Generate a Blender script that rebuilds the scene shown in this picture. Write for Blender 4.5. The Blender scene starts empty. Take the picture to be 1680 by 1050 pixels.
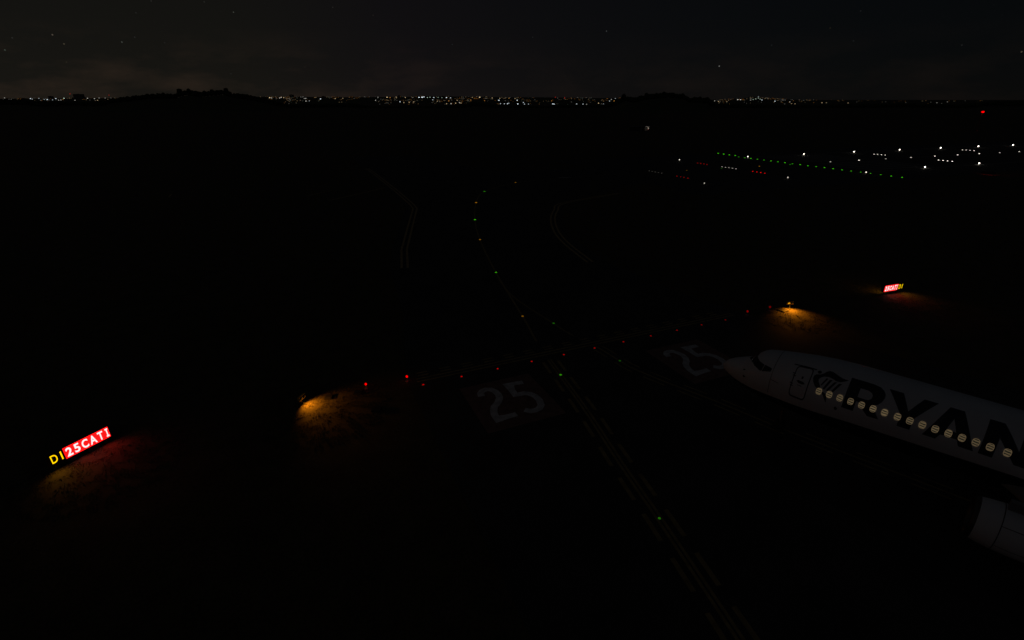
import bpy, bmesh, math, random
from mathutils import Vector, Matrix, noise
random.seed(7)
sc = bpy.context.scene
COL = sc.collection
R = math.radians

# ------------------------------------------------------------------ camera
F, Y0, H = 820.75, 163.47, 19.2          # focal length in photo pixels, horizon row, eye height
PIT = math.atan2(525 - Y0, F)
cam = bpy.data.objects.new('camera', bpy.data.cameras.new('camera'))
COL.objects.link(cam)
cam.location = (0, 0, H)
cam.rotation_euler = (math.pi / 2 - PIT, 0, 0)
cam.data.sensor_width = 36
cam.data.lens = 36 * F / 1680
cam.data.clip_start = .5
cam.data.clip_end = 90000
sc.camera = cam
sc.view_settings.view_transform = 'Standard'
sc.view_settings.look = 'None'
sc.view_settings.exposure = 0
sc.view_settings.gamma = 1
sc.view_settings.use_curve_mapping = False
sc.cycles.use_denoising = True
sc.cycles.max_bounces = 5
sc.cycles.sample_clamp_indirect = 3

CP, SP = math.cos(PIT), math.sin(PIT)
def pdir(u, v):
    x = (u - 840) / F; y = (525 - v) / F
    return Vector((x, CP + y * SP, -SP + y * CP))
def gnd(u, v, z=0.):
    """the place on the level z that the survey point (u, v) of the photo lies on"""
    d = pdir(u, v); t = (z - H) / d.z
    return Vector((d.x * t, d.y * t, z))

# ------------------------------------------------------------------ night sky
world = bpy.data.worlds.new('World'); sc.world = world; world.use_nodes = True
nt = world.node_tree; N = nt.nodes; L = nt.links; N.clear()
def nd(t, **k):
    n = N.new(t)
    for a, b in k.items(): setattr(n, a, b)
    return n
def mth(op, a, b=None, c=None, clamp=False):
    n = nd('ShaderNodeMath', operation=op, use_clamp=clamp)
    for i, x in enumerate((a, b, c)):
        if x is None: continue
        if isinstance(x, (int, float)): n.inputs[i].default_value = x
        else: L.new(x, n.inputs[i])
    return n.outputs[0]
def vmul(col, fac):
    n = nd('ShaderNodeVectorMath', operation='SCALE')
    if isinstance(col, tuple): n.inputs[0].default_value = col
    else: L.new(col, n.inputs[0])
    L.new(fac, n.inputs['Scale']); return n.outputs[0]
def vadd(a, b):
    n = nd('ShaderNodeVectorMath', operation='ADD'); L.new(a, n.inputs[0]); L.new(b, n.inputs[1]); return n.outputs[0]
MOON_EL, MOON_AZ = R(52), R(60)          # the moon: behind the aircraft, to the right
tc = nd('ShaderNodeTexCoord'); D = tc.outputs['Generated']
sky = nd('ShaderNodeTexSky', sky_type='NISHITA', sun_disc=False)
sky.sun_elevation = MOON_EL; sky.sun_rotation = MOON_AZ
sky.air_density = 1; sky.dust_density = .6
moonsky = vmul(sky.outputs[0], mth('MULTIPLY', .00011, 1.0))
sep = nd('ShaderNodeSeparateXYZ'); L.new(D, sep.inputs[0])
X, Y, Zc = sep.outputs
ramp = nd('ShaderNodeValToRGB'); L.new(mth('MULTIPLY_ADD', X, .5, .5), ramp.inputs[0])
cr = ramp.color_ramp
cr.elements[0].position = 0.1; cr.elements[0].color = (.0058, .0056, .0045, 1)
cr.elements[1].position = .9; cr.elements[1].color = (.0010, .0014, .0017, 1)
for p_, c_ in ((.28, (.0055, .0052, .0042)), (.40, (.0042, .0036, .0042)), (.52, (.0030, .0029, .0034)), (.72, (.0016, .0020, .0024))):
    e = cr.elements.new(p_); e.color = c_ + (1,)
base = ramp.outputs[0]
az = mth('POWER', mth('ABSOLUTE', mth('SUBTRACT', 1, mth('ABSOLUTE', Zc))), 14)      # thin band on the horizon: town glow
warm = mth('MAXIMUM', mth('MULTIPLY_ADD', X, -.45, .55), .15)
glow = vmul((.0034, .0024, .0017), mth('MULTIPLY', az, warm))
# low clouds lit from the town
mp = nd('ShaderNodeMapping'); mp.inputs['Scale'].default_value = (1, 1, 3.2); mp.inputs['Location'].default_value = (.35, .1, 0); L.new(D, mp.inputs[0])
cn = nd('ShaderNodeTexNoise'); cn.inputs['Scale'].default_value = 7.5; cn.inputs['Detail'].default_value = 8; cn.inputs['Roughness'].default_value = .58
L.new(mp.outputs[0], cn.inputs[0])
cl = nd('ShaderNodeMapRange'); cl.inputs[1].default_value = .44; cl.inputs[2].default_value = .66; L.new(cn.outputs[0], cl.inputs[0])
low = nd('ShaderNodeMapRange'); low.inputs[1].default_value = .105; low.inputs[2].default_value = .035; L.new(Zc, low.inputs[0])
cw = mth('MULTIPLY', mth('MULTIPLY', cl.outputs[0], low.outputs[0]), mth('MAXIMUM', mth('MULTIPLY_ADD', X, -1.5, .25), .22))
clouds = vmul((.0088, .0048, .0028), cw)
# added sky glow behind the viewer, a fill that brightens the fuselage's near side
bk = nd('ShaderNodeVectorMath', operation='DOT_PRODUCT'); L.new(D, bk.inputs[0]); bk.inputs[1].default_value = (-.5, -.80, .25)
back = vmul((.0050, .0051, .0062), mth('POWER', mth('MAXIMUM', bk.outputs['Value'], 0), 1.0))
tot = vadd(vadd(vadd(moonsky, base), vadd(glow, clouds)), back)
STARS = [(86, 57, .05, (1, .8, .6)), (105, 72, .03, (1, .8, .5)), (200, 69, .035, (.8, .9, .8)), (221, 61, .02, (1, 1, 1)), (8, 82, .03, (.7, 1, .8)),
         (383, 20, .03, (.9, 1, .8)), (546, 12, .02, (1, .9, .8)), (1180, 108.5, .10, (1, 1, .95)), (1266, 74, .015, (.8, .9, 1)), (1362, 46, .02, (1, .7, .3)),
         (1676, 85, .04, (1, .8, .5)), (995, 51, .03, (.9, 1, 1)), (742, 73, .018, (.7, .9, 1)), (335, 3, .02, (1, 1, .9)), (248, 1.5, .02, (1, 1, .9)),
         (223, 21, .015, (1, 1, 1)), (1400, 67, .012, (.8, .9, 1)), (612, 25, .015, (1, .8, .6)), (874, 61, .015, (1, 1, 1)), (1578, 74, .015, (1, 1, 1)), (1412, 18, .012, (1, 1, 1)),
         (20, 62, .02, (1, 1, 1)), (109, 102, .015, (1, .9, .5)), (270, 70, .012, (1, 1, 1)), (379, 121, .012, (1, 1, 1)), (500, 110, .012, (1, .6, .4))]
for (u, v, s_, c_) in STARS:
    d = pdir(u, v).normalized()
    n = nd('ShaderNodeVectorMath', operation='DISTANCE'); L.new(D, n.inputs[0]); n.inputs[1].default_value = d
    tot = vadd(tot, vmul(tuple(c_), mth('MULTIPLY', mth('LESS_THAN', n.outputs['Value'], .0009), s_ * (1.3 if s_ > .022 else .55))))
fl = nd('ShaderNodeTexVoronoi'); fl.inputs['Scale'].default_value = 90; L.new(D, fl.inputs['Vector'])
faint = mth('MULTIPLY', mth('LESS_THAN', fl.outputs['Distance'], .05), .0022)
tot = vadd(tot, vmul((1., .95, .9), faint))
bg = nd('ShaderNodeBackground'); L.new(tot, bg.inputs[0]); bg.inputs[1].default_value = 1
wo = nd('ShaderNodeOutputWorld'); L.new(bg.outputs[0], wo.inputs[0])

moon = bpy.data.objects.new('moon', bpy.data.lights.new('moon', 'SUN'))
moon.data.energy = .0035; moon.data.angle = R(.6); moon.data.color = (.85, .92, 1)
md = Vector((math.sin(MOON_AZ) * math.cos(MOON_EL), math.cos(MOON_AZ) * math.cos(MOON_EL), math.sin(MOON_EL)))
moon.rotation_euler = md.to_track_quat('Z', 'Y').to_euler()
moon.location = (60, 30, 80)
COL.objects.link(moon)

# ------------------------------------------------------------------ materials
def mat(name, col, rough=.8, metal=0., var=.25, scale=3., bump=0., coat=0., stretch=None, coord='Object'):
    m = bpy.data.materials.new(name); m.use_nodes = True
    t = m.node_tree; n = t.nodes; b = n['Principled BSDF']
    tx = n.new('ShaderNodeTexCoord'); no = n.new('ShaderNodeTexNoise'); no.inputs['Scale'].default_value = scale; no.inputs['Detail'].default_value = 6
    mpp = n.new('ShaderNodeMapping'); t.links.new(tx.outputs[coord], mpp.inputs[0])
    if stretch: mpp.inputs['Scale'].default_value = stretch
    t.links.new(mpp.outputs[0], no.inputs[0])
    r = n.new('ShaderNodeValToRGB'); t.links.new(no.outputs[0], r.inputs[0])
    r.color_ramp.elements[0].position = .3; r.color_ramp.elements[1].position = .7
    r.color_ramp.elements[0].color = tuple(c * (1 - var) for c in col) + (1,)
    r.color_ramp.elements[1].color = tuple(min(1, c * (1 + var)) for c in col) + (1,)
    t.links.new(r.outputs[0], b.inputs['Base Color'])
    b.inputs['Roughness'].default_value = rough; b.inputs['Metallic'].default_value = metal
    b.inputs['Coat Weight'].default_value = coat; b.inputs['Coat Roughness'].default_value = .06
    if bump:
        bp = n.new('ShaderNodeBump'); bp.inputs['Strength'].default_value = bump; t.links.new(no.outputs[0], bp.inputs['Height']); t.links.new(bp.outputs[0], b.inputs['Normal'])
    return m
def emit(name, col, s, sample=True):
    m = bpy.data.materials.new(name); m.use_nodes = True
    n = m.node_tree.nodes; n.clear()
    e = n.new('ShaderNodeEmission'); e.inputs[0].default_value = tuple(col) + (1,); e.inputs[1].default_value = s
    o = n.new('ShaderNodeOutputMaterial'); m.node_tree.links.new(e.outputs[0], o.inputs[0])
    if not sample: m.cycles.emission_sampling = 'NONE'
    return m
M = dict(
    grass=mat('grass', (.062, .052, .030), .95, var=.55, scale=.9, bump=.6, stretch=(1, 1.0, 1)),
    asphalt=mat('asphalt', (.045, .044, .042), .85, var=.3, scale=.35, bump=.15),
    concrete=mat('runway_concrete', (.045, .045, .044), .85, var=.25, scale=.2, bump=.1),
    yellow=mat('yellow_paint', (.30, .22, .09), .7, var=.35, scale=2.2),
    white=mat('white_paint', (.60, .61, .63), .7, var=.25, scale=2.2),
    red=mat('red_paint', (.20, .115, .095), .7, var=.3, scale=2.2),
    black=mat('black_paint', (.012, .012, .012), .6, var=.2),
    plate=mat('galvanised_steel', (.25, .25, .26), .45, .8, var=.2, scale=20),
    amberbody=mat('yellow_enamel', (.55, .38, .03), .4, var=.15, scale=8),
    bark=mat('bark', (.07, .05, .035), .9, var=.3, scale=6),
    leaf=mat('foliage', (.035, .06, .02), .9, var=.4, scale=.4),
    hill=mat('hill_grass', (.05, .06, .025), .95, var=.3, scale=.01),
    wall=mat('city_wall', (.18, .17, .16), .9, var=.2, scale=.05),
    hutw=mat('white_cladding', (.75, .72, .68), .7, var=.2, scale=1.5),
    hutr=mat('red_cladding', (.45, .03, .02), .7, var=.2, scale=1.5),
    navy=mat('navy_paint', (.004, .006, .018), .45, var=.1, scale=1),
    cowl=mat('white_aircraft_paint', (.63, .67, .73), .5, var=.05, scale=.8, coat=.12),
    metal=mat('bare_metal', (.26, .26, .27), .5, 1., var=.1, scale=4),
    greyp=mat('grey_wing_paint', (.17, .175, .18), .45, var=.08, scale=1.5),
    rubber=mat('tyre_rubber', (.02, .02, .02), .9, var=.2, scale=10),
    glass=mat('dark_cockpit_glass', (.003, .003, .004), .08, var=.1, scale=2),
    seam=mat('panel_seam', (.025, .025, .028), .7, var=.1),
)
def two_scale(m, s1, s2, c_dark, c_light):
    """patchy grass: dry and green patches broken up by a fine grain"""
    t = m.node_tree; n = t.nodes; b = n['Principled BSDF']; tx = n.new('ShaderNodeTexCoord')
    a = n.new('ShaderNodeTexNoise'); a.inputs['Scale'].default_value = s1; a.inputs['Detail'].default_value = 4
    f = n.new('ShaderNodeTexNoise'); f.inputs['Scale'].default_value = s2; f.inputs['Detail'].default_value = 5; f.inputs['Roughness'].default_value = .75
    for q in (a, f): t.links.new(tx.outputs['Object'], q.inputs[0])
    mx = n.new('ShaderNodeMath'); mx.operation = 'MULTIPLY_ADD'; t.links.new(f.outputs[0], mx.inputs[0]); mx.inputs[1].default_value = .75; 
    m2 = n.new('ShaderNodeMath'); m2.operation = 'MULTIPLY'; t.links.new(a.outputs[0], m2.inputs[0]); m2.inputs[1].default_value = .35; t.links.new(m2.outputs[0], mx.inputs[2])
    r_ = n.new('ShaderNodeValToRGB'); t.links.new(mx.outputs[0], r_.inputs[0]); r_.color_ramp.elements[0].position = .42; r_.color_ramp.elements[1].position = .70
    r_.color_ramp.elements[0].color = c_dark + (1,); r_.color_ramp.elements[1].color = c_light + (1,)
    t.links.new(r_.outputs[0], b.inputs['Base Color'])
two_scale(M['grass'], .7, 5.5, (.036, .030, .016), (.105, .086, .048))
M['signbody'] = mat('sign_casing', (.03, .03, .03), .6, var=.2, scale=6)
M['dullmetal'] = mat('dull_lip_metal', (.09, .09, .095), .55, .8, var=.2, scale=4)
M['blade'] = mat('dry_grass_blade', (.085, .070, .036), .9, var=.5, scale=9)
M['worn'] = mat('worn_white_paint', (.16, .16, .16), .8, var=.35, scale=1.2)
M['edgepaint'] = mat('edge_line_paint', (.42, .30, .14), .7, var=.3, scale=2.2)
# ------------------------------------------------------------------ helpers
def mesh_obj(name, verts, faces, m, parent=None, smooth=False, mats=None, fm=None):
    me = bpy.data.meshes.new(name); me.from_pydata([tuple(v) for v in verts], [], faces)
    for mm in (mats or [m]): me.materials.append(mm)
    if fm:
        for p, i in zip(me.polygons, fm): p.material_index = i
    if smooth:
        for p in me.polygons: p.use_smooth = True
    me.update()
    o = bpy.data.objects.new(name, me); COL.objects.link(o)
    if parent: o.parent = parent
    return o
def bm_obj(name, bm, m, parent=None, smooth=False):
    me = bpy.data.meshes.new(name); bm.to_mesh(me); bm.free(); me.materials.append(m)
    if smooth:
        for p in me.polygons: p.use_smooth = True
    o = bpy.data.objects.new(name, me); COL.objects.link(o)
    if parent: o.parent = parent
    return o
def thing(name, label, cat, loc=(0, 0, 0), rotz=0., group=None):
    o = bpy.data.objects.new(name, None); COL.objects.link(o); o.empty_display_size = .3
    o.location = loc; o.rotation_euler = (0, 0, rotz); tag(o, label, cat, group); return o
def tag(o, label, cat, group=None):
    o['label'] = label; o['category'] = cat
    if group: o['group'] = group
    return o
def struct(o): o['kind'] = 'structure'; return o
def box(x0, x1, y0, y1, z0, z1):
    v = [(x, y, z) for z in (z0, z1) for y in (y0, y1) for x in (x0, x1)]
    return v, [(0, 2, 3, 1), (4, 5, 7, 6), (0, 1, 5, 4), (2, 6, 7, 3), (0, 4, 6, 2), (1, 3, 7, 5)]
def boxes(bs):
    V, Fc = [], []
    for b in bs:
        v, f = box(*b); o = len(V); V += v; Fc += [tuple(i + o for i in q) for q in f]
    return V, Fc
def lathe(prof, n=24, axis='z', cap=True):
    V, Fc = [], []
    for (r, h) in prof:
        for k in range(n):
            a = 2 * math.pi * k / n; c, s = r * math.cos(a), r * math.sin(a)
            V.append((c, s, h) if axis == 'z' else (h, c, s))
    for i in range(len(prof) - 1):
        for k in range(n):
            Fc.append((i * n + k, i * n + (k + 1) % n, (i + 1) * n + (k + 1) % n, (i + 1) * n + k))
    if cap: Fc.append(tuple(range(n))[::-1]); Fc.append(tuple((len(prof) - 1) * n + k for k in range(n)))
    return V, Fc
def tube(p, q, r, n=10):
    p, q = Vector(p), Vector(q); d = (q - p).normalized(); a = d.orthogonal().normalized(); b = d.cross(a)
    V = [tuple(e + (a * math.cos(2 * math.pi * k / n) + b * math.sin(2 * math.pi * k / n)) * r) for e in (p, q) for k in range(n)]
    return V, [(k, (k + 1) % n, n + (k + 1) % n, n + k) for k in range(n)] + [tuple(range(n))[::-1], tuple(range(n, 2 * n))]
def join(*parts):
    V, Fc = [], []
    for v, f in parts:
        o = len(V); V += list(v); Fc += [tuple(i + o for i in q) for q in f]
    return V, Fc
def fill(poly, holes=(), z=0.):
    bm = bmesh.new(); es = []
    for ring in [poly] + list(holes):
        vs = [bm.verts.new((p[0], p[1], z)) for p in ring]
        es += [bm.edges.new((vs[i], vs[(i + 1) % len(vs)])) for i in range(len(vs))]
    bmesh.ops.triangle_fill(bm, use_beauty=True, use_dissolve=False, edges=es)
    bmesh.ops.recalc_face_normals(bm, faces=bm.faces)
    bm.normal_update()
    for f in bm.faces:
        if f.normal.z < 0: f.normal_flip()
    return bm
def ribbon(pts, w, z, closed=False):
    """flat strip of paint along a line"""
    P = [Vector((p[0], p[1])) for p in pts]; V, Fc = [], []
    for i, p in enumerate(P):
        a = P[max(i - 1, 0)]; b = P[min(i + 1, len(P) - 1)]
        t = (b - a).normalized(); nrm = Vector((-t.y, t.x))
        if 0 < i < len(P) - 1:
            t1 = (p - a).normalized(); k = 1 / max(.5, t.dot(t1))
        else: k = 1
        V += [(p.x + nrm.x * w / 2 * k, p.y + nrm.y * w / 2 * k, z), (p.x - nrm.x * w / 2 * k, p.y - nrm.y * w / 2 * k, z)]
    for i in range(len(P) - 1): Fc.append((2 * i + 1, 2 * i + 3, 2 * i + 2, 2 * i))
    return V, Fc
def smooth_line(pts, n=8):
    P = [Vector((p[0], p[1])) for p in pts]; out = []
    for i in range(len(P) - 1):
        p0 = P[max(i - 1, 0)]; p1 = P[i]; p2 = P[i + 1]; p3 = P[min(i + 2, len(P) - 1)]
        for k in range(n):
            t = k / n
            out.append(.5 * ((2 * p1) + (p2 - p0) * t + (2 * p0 - 5 * p1 + 4 * p2 - p3) * t * t + (3 * p1 - p0 - 3 * p2 + p3) * t ** 3))
    out.append(P[-1]); return [tuple(p) for p in out]
def offset_line(pts, d):
    P = [Vector((p[0], p[1])) for p in pts]; out = []
    for i, p in enumerate(P):
        t = (P[min(i + 1, len(P) - 1)] - P[max(i - 1, 0)]).normalized(); out.append((p.x - t.y * d, p.y + t.x * d))
    return out
def cut_line(pts, s0, s1):
    """piece of a polyline between two arc lengths"""
    out = []; a = 0.
    for i in range(len(pts) - 1):
        p, q = Vector(pts[i]), Vector(pts[i + 1]); l = (q - p).length
        if l == 0: continue
        lo, hi = max(s0, a), min(s1, a + l)
        if hi > lo:
            if not out: out.append(tuple(p.lerp(q, (lo - a) / l)))
            out.append(tuple(p.lerp(q, (hi - a) / l)))
        a += l
    return out
def length(pts): return sum((Vector(pts[i + 1]) - Vector(pts[i])).length for i in range(len(pts) - 1))

# ------------------------------------------------------------------ ground, hills
g = 42000
gv = [(x, y, 0) for y in (-6000, -300, 300, 1000, g) for x in (-g, -300, 300, g)]
gf = [(i + 4 * j, i + 1 + 4 * j, i + 5 + 4 * j, i + 4 + 4 * j) for j in range(4) for i in range(3)]
struct(mesh_obj('ground', gv, gf, M['grass']))

KV = .00102
def lerp_tab(T, x):
    if x <= T[0][0]: return T[0][1]
    for (a, b), (c, d) in zip(T, T[1:]):
        if x <= c: return b + (d - b) * (x - a) / (c - a)
    return T[-1][1]
RIDGE = [(-300, 163), (0, 162), (180, 161), (440, 158.8), (650, 159.5), (700, 158), (800, 159.3), (1000, 161), (1180, 164), (1245, 159.5), (1300, 164), (1480, 166), (2000, 166)]
def u_of(x, y): return 840 + x / y / (1 / F * 1.0) / CP if y else 840
def city_h(x, y):
    top = max(0, H + (Y0 - lerp_tab(RIDGE, u_of(x, y))) * KV * 7500)
    t = min(1, max(0, (y - 3200) / 4300)); t = t * t * (3 - 2 * t)
    fall = 1 if y < 7500 else max(.35, 1 - (y - 7500) / 4000)
    return top * t * fall + (noise.noise(Vector((x * .0016, y * .0016, 0))) * 5 * t)
V, Fc = [], []
nu, ny = 90, 26
for j in range(ny + 1):
    y = 3000 + 6500 * j / ny
    for i in range(nu + 1):
        x = (-1.25 + 2.5 * i / nu) * y; V.append((x, y, city_h(x, y) - .5 if j else -1))
for j in range(ny):
    for i in range(nu): a = j * (nu + 1) + i; Fc.append((a, a + 1, a + nu + 2, a + nu + 1))
struct(mesh_obj('hills', V, Fc, M['hill'], smooth=True))

# near wooded rise: outline of the tree tops (photo survey), 1.35 km away
TOPS = [(-260, 168), (0, 163), (33, 163), (60, 166), (150, 167), (170, 165), (185, 161), (215, 158), (242, 155), (265, 153), (287, 154.5), (297, 150.5), (312, 148), (335, 151), (350, 149), (375, 147), (382, 152.5),
        (405, 154.5), (420, 158), (435, 161), (450, 165), (475, 171), (500, 170), (575, 169.5), (612, 175), (700, 174), (750, 172), (775, 167.5), (800, 168.5), (815, 172.5), (875, 174), (900, 174), (912, 171.5),
        (987, 171.5), (1005, 168), (1018, 161), (1024, 157), (1040, 160), (1060, 155), (1075, 153.5), (1090, 152), (1105, 153), (1120, 154.5), (1130, 160), (1140, 159.5), (1162, 161.5), (1174, 170), (1308, 172.5), (1371, 171), (1486, 169), (1577, 171.5), (1628, 167), (1680, 164.5), (1950, 162)]
YW = 1350.
def top_z(x, y): return H + (Y0 - lerp_tab(TOPS, u_of(x, y))) * KV * YW
def rise_h(x, y):
    b = max(0, top_z(x, y) - 10); w = 170 if b < 10 else 260
    return b * math.exp(-((y - YW) / w) ** 2)
V, Fc = [], []
nu, ny = 200, 12
for j in range(ny + 1):
    y = 800 + 1150 * j / ny
    for i in range(nu + 1):
        x = (-1.25 + 2.5 * i / nu) * y; V.append((x, y, rise_h(x, y) - .6))
for j in range(ny):
    for i in range(nu): a = j * (nu + 1) + i; Fc.append((a, a + 1, a + nu + 2, a + nu + 1))
struct(mesh_obj('terrain', V, Fc, M['hill'], smooth=True))

bm = bmesh.new(); bmesh.ops.create_icosphere(bm, subdivisions=2, radius=1)
ICO_V = [v.co.copy() for v in bm.verts]; ICO_F = [tuple(v.index for v in f.verts) for f in bm.faces]; bm.free()
def crown_geo(c, rx, rz, seed, jit=.34):
    V = []
    for v in ICO_V:
        k = 1 + jit * noise.noise(v * 2.1 + Vector((seed * 3.7, seed, 0))) * 1.7 + random.uniform(-.1, .1)
        V.append((c[0] + v.x * rx * k, c[1] + v.y * rx * k, c[2] + v.z * rz * k))
    return V, ICO_F
def leaf_geo(c, rx, rz, n, size):
    V, Fc = [], []
    for _ in range(n):
        d = Vector((random.gauss(0, 1), random.gauss(0, 1), random.gauss(0, 1))).normalized() * random.uniform(.75, 1.12)
        p = Vector((c[0] + d.x * rx, c[1] + d.y * rx, c[2] + d.z * rz))
        a = Vector((random.gauss(0, 1), random.gauss(0, 1), random.gauss(0, 1))).normalized() * size; b = a.orthogonal().normalized() * size
        o = len(V); V += [tuple(p - a), tuple(p + b), tuple(p + a), tuple(p - b)]; Fc.append((o, o + 1, o + 2, o + 3))
    return V, Fc
WV, WF = [], []
def addw(g):
    o = len(WV); WV.extend(g[0]); WF.extend([tuple(i + o for i in q) for q in g[1]])
u = -240.; k = 0
while u < 1920:
    for row, dy in enumerate((-25, 15, 70)):
        y = YW + dy + random.uniform(-12, 12)
        uu = u + random.uniform(-2, 2); x = (uu - 840) / F * CP * y
        tz = top_z(x, y); ba = rise_h(x, y); th = max(4.5, tz - ba) * random.uniform(.78, 1.0) * (1 if row != 1 else 1.04)
        r = th * random.uniform(.33, .5)
        addw(crown_geo((x, y, ba + th * .58), r, th * .46, k)); k += 1
        if row == 0 and ba > 5: addw(crown_geo((x, y - 14, ba + th * .22), r * 1.3, th * .34, k + 999))
        if row == 1: addw(leaf_geo((x, y, ba + th * .6), r, th * .46, 14, .7))
    u += random.uniform(2.4, 4.2)
w = mesh_obj('woodland', WV, WF, M['leaf']); w['kind'] = 'stuff'; tag(w, 'dark belt of woodland in silhouette between the airfield and the city lights', 'woodland')

def make_tree(x, y, z, h, seed, label, group):
    t = thing('tree', label, 'tree', (x, y, z), 0, group)
    mesh_obj('trunk', *join(lathe([(.32, -.6), (.24, h * .35), (.08, h * .8)], 8), tube((0, 0, h * .4), (h * .18, .3, h * .7), .09, 6), tube((0, 0, h * .35), (-h * .17, -.3, h * .66), .09, 6)), M['bark'], t)
    parts = [crown_geo((0, 0, h * .66), h * .30, h * .32, seed)]
    for q in range(5):
        a = random.uniform(0, 6.3); parts.append(crown_geo((math.cos(a) * h * .22, math.sin(a) * h * .22, h * random.uniform(.5, .85)), h * .15, h * .13, seed + q))
    parts.append(leaf_geo((0, 0, h * .66), h * .38, h * .38, 260, .35))
    mesh_obj('crown', *join(*parts), M['leaf'], t)
def hill_trees(us, label, group):
    for i, (uu, v) in enumerate(us):
        y = YW - 45; x = (uu - 840) / F * CP * y; b = rise_h(x, y); tz = H + (Y0 - v) * KV * y
        make_tree(x, y, b, max(7, tz - b), 50 + i, label, group)
hill_trees([(298, 145.5), (313, 145.5), (338, 149), (351, 146.5), (362, 148.5), (374, 144.5), (392, 153), (270, 152), (244, 154), (220, 157)],
           'dark leafy tree on the crest of the large wooded rise at left', 'trees on the left wooded rise')
hill_trees([(1023, 154), (1060, 152.5), (1076, 152.5), (1088, 150.5), (1103, 152), (1119, 153), (1148, 158.5), (1160, 159.5)],
           'dark leafy tree on the crest of the smaller wooded rise right of centre', 'trees on the right wooded rise')

# ------------------------------------------------------------------ city
def city_spot(u, v, lift=5.):
    d = pdir(u, v); d = d / d.y
    y = 2300.
    while y < 8000:
        z = H + d.z * y
        if z <= city_h(d.x * y, y) + lift: return Vector((d.x * y, y, z))
        y += 40
    y = 7450.; return Vector((d.x * y, y, H + d.z * y))
CM = dict(cool=((.80, .92, 1.0), 'cool white'), white=((1, .96, .86), 'white'), warm=((1, .72, .38), 'warm yellow'), amber=((1, .40, .07), 'amber'), red=((1, .04, .02), 'red'), green=((.75, 1, .8), 'pale green'))
_em = {}
def em(kind, s):
    k = (kind, s)
    if k not in _em: _em[k] = emit('city_%s_lamp' % kind, CM[kind][0], s, False)
    return _em[k]
def lamp_geo(p, w, h):
    gz = city_h(p.x, p.y) - 1
    head = box(p.x - w / 2, p.x + w / 2, p.y - 1.5, p.y + 1.5, p.z - h / 2, p.z + h / 2)
    return head, gz
BR = []   # (u, v, kind, strength)
for x, y, k, s in ((30, 242, 'white', 1), (200, 247, 'cool', 3), (212, 250, 'cool', 1.2), (255, 245, 'cool', 1.2), (290, 252, 'cool', 1), (310, 253, 'cool', 3), (322, 248, 'cool', 1.3), (345, 255, 'cool', 1), (366, 247, 'cool', 2.6), (385, 257, 'white', 1),
                   (420, 245, 'green', 2.4), (400, 256, 'white', 1), (492, 258, 'white', .8), (574, 245, 'white', 1.6), (620, 247, 'white', 1.4), (640, 258, 'warm', 1), (650, 243, 'white', .8), (690, 243, 'white', .6), (715, 224, 'red', .7), (459, 216, 'red', 1.0)):
    BR.append((x / 4, 100 + y / 4, k, s))
for x, y, k, s in ((170, 241, 'warm', 2.6), (182, 242, 'white', 1.5), (235, 243, 'white', 1.2), (245, 239, 'white', 1.6), (262, 240, 'warm', 1.3), (402, 246, 'white', 1.4), (408, 263, 'white', 1.8), (430, 262, 'cool', .8), (503, 249, 'cool', 2.4), (600, 247, 'warm', 1.2), (650, 245, 'warm', .8), (693, 242, 'warm', 1.3),
                   (880, 238, 'white', .8), (940, 238, 'warm', 2.6), (960, 240, 'amber', 1.2), (1000, 238, 'warm', 1.6), (865, 258, 'white', 1.2), (1025, 268, 'cool', 2.2), (1060, 240, 'warm', 1.2), (1050, 273, 'warm', 1.2), (1085, 271, 'warm', 1.3), (1115, 268, 'warm', 1.), (1150, 239, 'cool', 4), (1170, 238, 'cool', 6), (1182, 236, 'cool', 3), (1205, 240, 'green', 1.4), (1222, 238, 'green', 1.2),
                   (1240, 255, 'cool', 1.8), (1247, 240, 'cool', 2.2), (1330, 240, 'cool', 2.8), (1357, 242, 'cool', 1.8), (1275, 239, 'green', .8), (1300, 241, 'green', .8), (1548, 238, 'warm', 3), (1500, 239, 'warm', .8), (1675, 258, 'cool', 2.8), (917, 301, 'cool', 1.2), (1330, 281, 'warm', 1.4), (1360, 280, 'white', 1.8), (1390, 277, 'warm', 1.8), (1415, 274, 'white', 1.6), (1425, 276, 'warm', 1.4),
                   (1270, 264, 'warm', 1), (1345, 262, 'amber', 1.2), (1400, 258, 'warm', 1.2), (1490, 256, 'amber', .9), (1580, 260, 'amber', .8)):
    BR.append((400 + x / 4, 100 + y / 4, k, s))
for x, y, k, s in ((73, 258, 'cool', 2.6), (85, 280, 'cool', 1.6), (110, 281, 'cool', 2), (131, 281, 'cool', 2.8), (139, 277, 'cool', 1.6), (194, 258, 'cool', 3), (198, 282, 'cool', 4), (235, 273, 'cool', 2), (242, 283, 'cool', 1.8), (268, 283, 'cool', 1.3), (428, 282, 'cool', 3.2), (436, 283, 'cool', 2.6), (405, 290, 'green', 1), (585, 282, 'cool', 2), (626, 283, 'cool', 1.8), (650, 284, 'white', 1.2),
                   (760, 283, 'cool', 1.6), (728, 277, 'warm', 1.8), (445, 238, 'red', .9), (505, 243, 'red', 1.1), (800, 263, 'cool', 1.6), (812, 252, 'white', 1), (838, 246, 'cool', .8), (830, 262, 'amber', 1.3), (848, 265, 'amber', 1.), (30, 243, 'warm', 1.4), (80, 245, 'warm', 1.2), (140, 245, 'amber', 1), (180, 247, 'warm', .9), (420, 262, 'amber', .9), (1515, 266, 'warm', 1.6), (1490, 262, 'white', 1.2), (1590, 283, 'amber', 1.6), (1570, 267, 'warm', .9), (1640, 254, 'white', 2), (1660, 254, 'white', 2.2)):
    BR.append((800 + x / 4, 100 + y / 4, k, s))
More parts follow.
